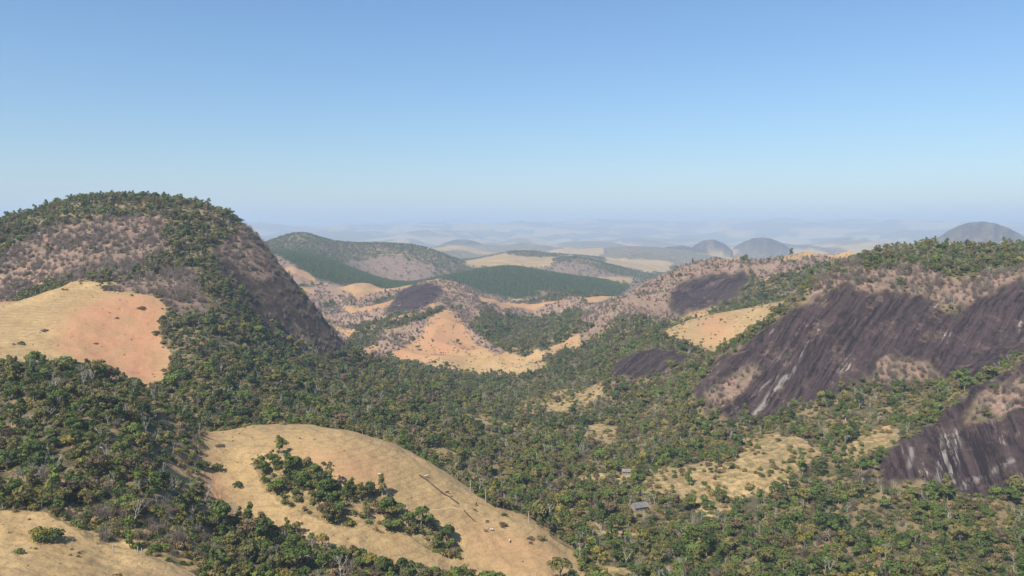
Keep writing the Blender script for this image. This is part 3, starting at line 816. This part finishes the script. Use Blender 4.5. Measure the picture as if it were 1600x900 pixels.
def bare_thing(x, y, k, c, label, group=None, rot=None, seed=None, height=8.5, depth=4, mat=None):
    key = (k, seed)
    if key not in BARE_MESH:
        V, Fc = bare_geo(300 + k if seed is None else seed, height, .6, depth)
        n_ = 8  # the first limb is the trunk
        BARE_MESH[key] = (mesh_from('trunk', V, Fc[:n_], [mat or PALE], smooth=True), mesh_from('branches', V, Fc[n_:], [mat or PALE]))
    e = link('bare_tree', None, None, (x, y, float(ground(x, y)) - .1)); e.empty_display_size = .5
    e.rotation_euler = (0, 0, random.random() * 6.28 if rot is None else rot); e.scale = (c, c, c)
    tag(e, label, 'tree', group)
    link('trunk', BARE_MESH[key][0], e); link('branches', BARE_MESH[key][1], e)
    return e
bare_own = set(); cand = []
for i in range(c2, c3):
    x_, y_, k_, s_ = OTHER[i]; u_ = 800 + x_ * F / y_
    if y_ > 600 or not (0 < u_ < 1600): continue
    vt = HORIZON - (float(ground(x_, y_)) + 6 * s_ - H) * F / y_
    iu = int(np.clip(np.searchsorted(U, u_), 0, nu - 1)); iy = int(np.clip(np.searchsorted(YY, y_) - 2, 0, ny - 1))
    if vt < 885 and vt < RUN[iu, iy]: cand.append((-s_ / y_, i))
cand.sort()
for _, i in cand[:70]:
    bare_own.add(i); x_, y_, k_, s_ = OTHER[i]; u_ = 800 + x_ * F / y_
    pl = place_of(u_, 0, y_)
    bare_thing(x_, y_, k_ - PI_['bare', 0], s_ * 1.1, ('small ' if s_ < .8 else ('tall ' if s_ > 1.0 else '')) + 'pale leafless forked tree ' + pl, 'bare trees ' + pl)
mass('forest', rest, 'mixed green and olive broadleaf forest filling the valley sides', 'forest')
mass('scrub', [r for i, r in enumerate(OTHER[:c3]) if i not in bare_own], 'leafless grey-brown scrub, low bushes and bare stems among the trees', 'scrub')
mass('plantation_forest', OTHER[c3:c4], 'even dark green tree plantation on the rolling ridge beyond the valley', 'plantation')
mass('distant_woodland', OTHER[c4:], 'hazy woodland on the hills beyond the plantation', 'woodland')


# ------------------------------------------------------------------ lone trees, bushes, cattle, poles, houses
def tree_at(u, v, y0, y1, shape, tone, c, label, group=None, name='broadleaf_tree'):
    x, y, z_ = site(u, v, y0, y1)
    return tree_thing(x, y, SHAPES.index(shape), random.randrange(2), TONES.index(tone), c, label, group, name)
tree_at(515, 772, 340, 480, 'rounded', 'dark green', 1.35, 'big dark round tree at the upper edge of the mound thicket')
tree_at(545, 782, 340, 480, 'tall', 'dark green', 1.0, 'upright dark tree standing clear of the mound thicket')
tree_at(608, 800, 340, 480, 'rounded', 'dark green', 1.2, 'dark round tree beside the dry grey tree on the mound')
tree_at(700, 845, 340, 480, 'rounded', 'dark green', 1.15, 'dark leaning tree at the lower end of the mound thicket')
tree_at(462, 727, 380, 480, 'umbrella', 'olive', .75, 'small flat-topped tree just above the mound thicket')
for (u, v, sh, c, lb) in ((652, 519, 'tall', 1.15, 'upright dark tree highest on the pinkish valley hill'), (645, 532, 'rounded', 1.2, 'round dark tree just below the upright one on the valley hill'),
                          (715, 536, 'rounded', 1.25, 'wide dark tree alone by the ridge of the valley hill'), (652, 547, 'umbrella', 1.2, 'flat dark tree low on the valley hill by the wood'),
                          (660, 530, 'loose', .9, 'thin brown tree beside the round one on the valley hill'), (676, 533, 'loose', .9, 'thin olive tree in the middle of the valley hill')):
    tree_at(u, v, 1150, 1720, sh, 'dark green' if 'dark' in lb else ('brownish' if 'brown' in lb else 'olive'), c, lb, 'lone trees on the valley hill')
bare_thing(*site(210, 826, 270, 345)[:2], 0, 1.15, 'large grey leafless tree with spreading twigs above the near pasture', seed=811, height=10.5, depth=5)
bare_thing(*site(605, 776, 380, 480)[:2], 0, 1.0, 'dry grey tree with pale limbs standing on the tan mound', seed=823, height=9, depth=5)
bare_thing(*site(437, 712, 380, 480)[:2], 0, .5, 'small grey leafless shrub-like tree on top of the tan mound', seed=831, height=7, depth=4)
BUSH = {}
def bush_at(u, v, y0, y1, tone, c, label, group=None, flat=1.0):
    x, y, z_ = site(u, v, y0, y1)
    k = random.randrange(2); key = (k, tone)
    if key not in BUSH:
        V, Fc, L = crown_geo('bush', 500 + k, 260); TV, TF = trunk_geo([(l[0], l[1], l[2]) for l in L], 520 + k, .07, .3)
        BUSH[key] = (mesh_from('foliage', V, Fc, [LEAF[tone]]), mesh_from('stem', TV, TF, [BARK]))
    e = link('bush', None, None, (x, y, z_ - .1)); e.scale = (c, c, c * flat); e.rotation_euler = (0, 0, random.random() * 6.28)
    tag(e, label, 'bush', group)
    link('foliage', BUSH[key][0], e); link('stem', BUSH[key][1], e)
bush_at(62, 842, 240, 310, 'yellow green', 2.0, 'yellow-green half of the wide bush pair on the near pasture')
bush_at(82, 845, 240, 310, 'dark green', 2.1, 'dark half of the wide bush pair on the near pasture')
bush_at(372, 762, 350, 470, 'dark green', 1.5, 'single dark bush on the left slope of the mound, ringed by grass')
bush_at(338, 736, 350, 470, 'olive', 1.7, 'low spreading olive bush by the red track, downhill one')
bush_at(318, 733, 350, 470, 'dark green', 1.9, 'thick dark bush at the wood edge beside the red track')
bush_at(342, 698, 400, 480, 'brownish', 1.5, 'flat brown bush near the top of the mound', flat=.5)
bush_at(438, 692, 400, 480, 'yellow green', 1.9, 'yellowish bush by itself near the crest of the mound', flat=.7)
bush_at(496, 735, 380, 480, 'dark green', 1.3, 'small round bush on orange soil above the thicket')
bush_at(787, 806, 380, 460, 'dark green', 1.0, 'dark low bush close to the fence side of the mound', flat=.7)
bush_at(786, 823, 380, 460, 'brownish', 1.3, 'brown bush in the open on the lower mound', flat=.8)
bush_at(829, 843, 380, 460, 'brownish', 1.2, 'brown bush behind the black cow on the lower mound', flat=.6)
bush_at(845, 842, 380, 460, 'olive', 1.4, 'olive bush at the rim of the lower mound', flat=.7)
bush_at(70, 517, 560, 720, 'brownish', 1.5, 'small brown bush alone on the orange field', flat=.6)
bush_at(183, 498, 560, 760, 'brownish', 1.0, 'tiny dark bush in the middle of the orange field', flat=.6)
bush_at(150, 537, 560, 720, 'brownish', 1.1, 'flat bush low on the orange field', flat=.5)
bush_at(222, 484, 600, 780, 'brownish', 2.0, 'brown bush by the dry stems at the orange field corner', flat=.7)
bush_at(165, 452, 700, 790, 'dark green', 2.6, 'dark green thick bush on the crest of the orange field', flat=.8)
bush_at(930, 420 + 70, 1000, 1200, 'dark green', 1.5, 'round bush on the tan field behind the dark wall')

def cow_mesh(name, head_down):
    """one continuous body: trunk, neck, head, four jointed legs and tail grown over a skeleton"""
    P_ = [(-.75, 0, 1.12, .30), (-.35, 0, 1.08, .36), (.15, 0, 1.06, .38), (.55, 0, 1.12, .33), (.80, 0, 1.28, .22)]
    E = [(0, 1), (1, 2), (2, 3), (3, 4)]
    def add(p, parent): P_.append(p); E.append((parent, len(P_) - 1)); return len(P_) - 1
    if head_down: h1 = add((1.05, 0, .95, .15), 4); h2 = add((1.20, 0, .55, .13), h1); h3 = add((1.30, 0, .28, .08), h2)
    else: h1 = add((1.02, 0, 1.48, .16), 4); h2 = add((1.24, 0, 1.52, .13), h1); h3 = add((1.48, 0, 1.38, .08), h2)
    for sx, par, xs in ((1, 3, .52), (0, 0, -.72)):
        for sy in (-.2, .2):
            a1 = add((xs, sy, .78, .15), par); a2 = add((xs + (.02 if sx else .10), sy, .45, .075), a1)
            a3 = add((xs + (.0 if sx else -.06), sy, .22 if sx else .30, .05), a2); add((xs + .03, sy, -.02, .06), a3)
    t1 = add((-1.02, 0, 1.15, .05), 0); add((-1.08, 0, .6, .04), t1)
    for sy in (-.2, .2): add((P_[h1 if not head_down else h2][0] - .02, sy, P_[h1][2] + .12 if not head_down else .68, .035), h1 if not head_down else h2)
    me_ = bpy.data.meshes.new(name); me_.from_pydata([p[:3] for p in P_], E, [])
    o = bpy.data.objects.new(name, me_); COL.objects.link(o)
    sk = o.modifiers.new('skin', 'SKIN')
    for i, p in enumerate(P_): me_.skin_vertices[0].data[i].radius = (p[3], p[3])
    me_.skin_vertices[0].data[1].use_root = True
    o.modifiers.new('sub', 'SUBSURF').levels = 1
    dg = bpy.context.evaluated_depsgraph_get(); out = bpy.data.meshes.new_from_object(o.evaluated_get(dg))
    bpy.data.objects.remove(o); out.name = name
    return out
HIDE = {'white': plain('white_hide', (.55, .51, .44), .8, .1), 'black': plain('black_hide', (.03, .025, .022), .7, .2), 'brown': plain('brown_hide', (.16, .085, .045), .8, .2)}
cows = [cow_mesh('cow_up', False), cow_mesh('cow_grazing', True)]
def cow(u, v, tone, pose, rot, label, y0=380, y1=480):
    x, y, z_ = site(u, v, y0, y1); key = ('cow', tone, pose)
    if key not in MESH: m_ = cows[pose].copy(); m_.materials.clear(); m_.materials.append(HIDE[tone]); MESH[key] = m_
    o = link('cow', MESH[key], None, (x, y, z_)); o.rotation_euler = (0, 0, R(rot)); o.scale = (.95,) * 3
    tag(o, label, 'cow', 'cattle on the tan mound')
cow(666, 747, 'white', 0, 20, 'white cow standing at the top end of the dark earth bank')
cow(699, 771, 'black', 1, 190, 'black cow grazing halfway along the dark earth bank')
cow(744, 791, 'black', 0, 75, 'black cow on open grass, uphill one of two')
cow(742, 800, 'brown', 1, 160, 'brown cow grazing just downhill of a black cow')
cow(761, 818, 'black', 1, 30, 'black cow grazing alone below the end of the earth bank')
cow(759, 831, 'brown', 0, 185, 'brown cow next to the lying white one on bare soil')
cow(768, 831, 'white', 1, 10, 'white cow grazing next to a brown one on bare soil')
cow(796, 848, 'white', 0, 80, 'pale cow standing end-on on the lower mound')
cow(829, 850, 'black', 1, 5, 'black cow grazing before a brown bush')
cow(593, 743, 'white', 0, 0, 'white cow above the dry grey tree on orange soil')

def ribbon(name, pts, y0, y1, width, lift, mat, label, bank=0.0):
    w = [Vector(site(u, v, y0, y1)) for u, v in pts]; V = []; Fc = []
    path = []
    for a_, b_ in zip(w[:-1], w[1:]):
        n_ = max(2, int((b_ - a_).length / 1.2))
        path += [a_.lerp(b_, i / n_) for i in range(n_)]
    path.append(w[-1])
    cols = (-1, -.5, 0, .5, 1)
    for i, p in enumerate(path):
        d = (path[min(i + 2, len(path) - 1)] - path[max(i - 2, 0)]); d.z = 0; d.normalize(); sd_ = Vector((d.y, -d.x, 0))
        wob = width * (.75 + .5 * math.sin(i * .7) * random.random()); off = sd_ * math.sin(i * .23) * width * .4
        for c_ in cols:
            q_ = p + off + sd_ * c_ * wob * .5
            V.append((q_.x, q_.y, float(ground(q_.x, q_.y)) + lift * (1 - abs(c_)) + bank * (1 - c_ * c_) - (.15 if abs(c_) == 1 else 0)))
    for i in range(len(path) - 1):
        for k in range(4): Fc.append((i * 5 + k, i * 5 + k + 1, i * 5 + k + 6, i * 5 + k + 5))
    o = link(name, mesh_from(name, V, Fc, [mat], smooth=True))
    tag(o, label, name.split('_')[-1], kind='structure')
RED = plain('red_earth', (.46, .225, .12), .95, .25, .4); EARTH = plain('dark_earth', (.075, .055, .03), .95, .4, .6); DUST = plain('pale_dust', (.50, .36, .21), .95, .15, .4)
ribbon('dirt_track', [(313, 690), (310, 712), (318, 738), (326, 758), (338, 780), (345, 800)], 350, 480, 1.6, .12, RED, 'red eroded track running down the near side of the tan mound')
ribbon('dirt_track', [(330, 735), (333, 755), (343, 772), (342, 792)], 350, 480, 1.1, .12, RED, 'second thin red rut beside the eroded track on the mound')
ribbon('earth_bank', [(655, 744), (668, 751), (684, 764), (700, 777), (716, 788)], 380, 480, 1.5, .1, EARTH, 'dark earth bank cutting down across the tan mound', bank=.5)
ribbon('earth_bank', [(725, 799), (735, 808), (744, 816)], 380, 480, 1.1, .1, EARTH, 'short dark earth bank below the long one on the mound', bank=.4)
ribbon('cattle_path', [(650, 806), (675, 797), (705, 793), (730, 800)], 380, 480, .8, .1, DUST, 'pale cattle path curving across the tan mound')

WOOD = plain('weathered_wood', (.42, .38, .31), .85, .2, 1.5); DARKM = plain('dark_metal', (.08, .08, .08), .5, .2)
def box(V, Fc, lo_, hi_):
    b = len(V); V += [Vector((x, y, z_)) for z_ in (lo_[2], hi_[2]) for y in (lo_[1], hi_[1]) for x in (lo_[0], hi_[0])]
    Fc += [tuple(b + i for i in f) for f in ((0, 2, 3, 1), (4, 5, 7, 6), (0, 1, 5, 4), (2, 6, 7, 3), (0, 4, 6, 2), (1, 3, 7, 5))]
def pole(u, v, y0, y1, h, label):
    x, y, z_ = site(u, v, y0, y1); e = link('utility_pole', None, None, (x, y, z_)); tag(e, label, 'pole', 'utility poles along the mound'); e.rotation_euler = (0, 0, .6)
    V = []; Fc = []; tube(V, Fc, [Vector((0, 0, -.8)), Vector((0, 0, h * .5)), Vector((0, 0, h))], [.22, .19, .15], 8); link('post', mesh_from('post', V, Fc, [WOOD], smooth=True), e)
    V = []; Fc = []; box(V, Fc, (-.9, -.09, h - .55), (.9, .09, h - .4)); ca = link('crossarm', mesh_from('crossarm', V, Fc, [WOOD]), e)
    for xx in (-.75, 0.45, .75):
        V = []; Fc = []; tube(V, Fc, [Vector((xx, 0, h - .42)), Vector((xx, 0, h - .3)), Vector((xx, 0, h - .2))], [.05, .08, .04], 6); link('insulator', mesh_from('insulator', V, Fc, [PALE]), ca)
pole(735, 769, 400, 520, 7.0, 'pale utility pole highest along the wood edge of the mound')
pole(759, 785, 400, 500, 7.5, 'pale utility pole with crossarm at the wood edge, middle of three')
pole(826, 819, 400, 480, 7.0, 'pale utility pole lowest along the wood edge of the mound')
pole(838, 725, 500, 720, 9.0, 'utility pole rising out of the valley woodland')
for (u, v, lb) in ((176, 864, 'pale wooden post by the pasture edge with a bush beside it'), (215, 866, 'tall pale post under a small tree at the pasture edge'), (221, 869, 'thin pale post next to a taller one at the pasture edge')):
    x, y, z_ = site(u, v, 240, 330); V = []; Fc = []; tube(V, Fc, [Vector((0, 0, -.4)), Vector((.03, 0, 1.5)), Vector((.05, .02, 2.9))], [.2, .17, .13], 7)
    Fc.append(tuple(range(14, 21))); tag(link('fence_post', mesh_from('fence_post', V, Fc, [WOOD]), None, (x, y, z_)), lb, 'post', 'posts at the pasture edge')

WALLM = plain('lime_wall', (.26, .22, .17), .9, .2); ROOFM = plain('weathered_roof', (.15, .14, .13), .9, .3, .8); ROOFW = plain('pale_roof', (.20, .17, .14), .9, .2, .8)
DOORM = plain('door_paint', (.10, .14, .16), .7, .2); GLASS = plain('window_dark', (.03, .035, .04), .2, .1)
def house(site_, w, d, h, roof_m, rot, label):
    x, y, z_ = site_; e = link('farmhouse', None, None, (x, y, z_ + .3)); e.rotation_euler = (0, 0, rot); tag(e, label, 'house')
    V = []; Fc = []; box(V, Fc, (-w / 2, -d / 2, -1.5), (w / 2, d / 2, h)); rh = d * .26
    for sx in (-1, 1):
        b = len(V); V += [Vector((sx * w / 2, -d / 2, h)), Vector((sx * w / 2, d / 2, h)), Vector((sx * w / 2, 0, h + rh))]; Fc.append((b, b + 1, b + 2))
    link('wall', mesh_from('wall', V, Fc, [WALLM]), e)
    V = []; Fc = []
    for sy in (-1, 1):
        b = len(V); o_ = .55; sl = rh / (d / 2)
        for th in (.03, .17):
            V += [Vector((-w / 2 - .4, 0, h + rh + th)), Vector((w / 2 + .4, 0, h + rh + th)), Vector((w / 2 + .4, sy * (d / 2 + o_), h - o_ * sl + th)), Vector((-w / 2 - .4, sy * (d / 2 + o_), h - o_ * sl + th))]
        Fc += [tuple(b + i for i in f) for f in ((0, 1, 2, 3), (4, 7, 6, 5), (0, 4, 5, 1), (1, 5, 6, 2), (2, 6, 7, 3), (3, 7, 4, 0))]
    link('roof', mesh_from('roof', V, Fc, [roof_m]), e)
    V = []; Fc = []; box(V, Fc, (-.45, -d / 2 - .05, 0), (.45, -d / 2 + .02, 2.05)); link('door', mesh_from('door', V, Fc, [DOORM]), e)
    for xx in (-w * .3, w * .3):
        V = []; Fc = []; box(V, Fc, (xx - .5, -d / 2 - .06, .95), (xx + .5, -d / 2 + .02, 1.95)); wo = link('window', mesh_from('window', V, Fc, [WALLM]), e)
        V = []; Fc = []; box(V, Fc, (xx - .42, -d / 2 - .075, 1.03), (xx + .42, -d / 2 - .03, 1.87)); link('pane', mesh_from('pane', V, Fc, [GLASS]), wo)
house(HOUSES[0], 9.0, 7.0, 2.8, ROOFM, .35, 'small farmhouse with weathered grey gable roof among valley trees')
house(HOUSES[1], 6.0, 4.5, 2.5, ROOFW, -.2, 'tiny hut with pale roof beside a bare tan clearing')

# ------------------------------------------------------------------ the hazy air
top = H + 40 + max(0, float(ZW.max()) - H)
hz = Nodes('haze_air')
hz.n.remove(hz.bsdf)
pv = hz.new('ShaderNodeVolumePrincipled')
pv.inputs['Color'].default_value = (.56, .72, .90, 1)
pv.inputs['Density'].default_value = 0.92e-4
pv.inputs['Anisotropy'].default_value = 0.0
hz.l.new(pv.outputs[0], hz.n['Material Output'].inputs['Volume'])
bm = bmesh.new(); bmesh.ops.create_cube(bm, size=1)
lo = np.array([-90000, -8000, float(ZW.min()) - 3]); hi = np.array([90000, 52000, top])
for v in bm.verts: v.co = [(lo[i] + hi[i]) / 2 + v.co[i] * (hi[i] - lo[i]) for i in range(3)]
me_ = bpy.data.meshes.new('haze'); bm.to_mesh(me_); me_.materials.append(hz.m)
tag(link('haze', me_), 'pale blue haze filling the air over the valley', 'haze', kind='stuff')
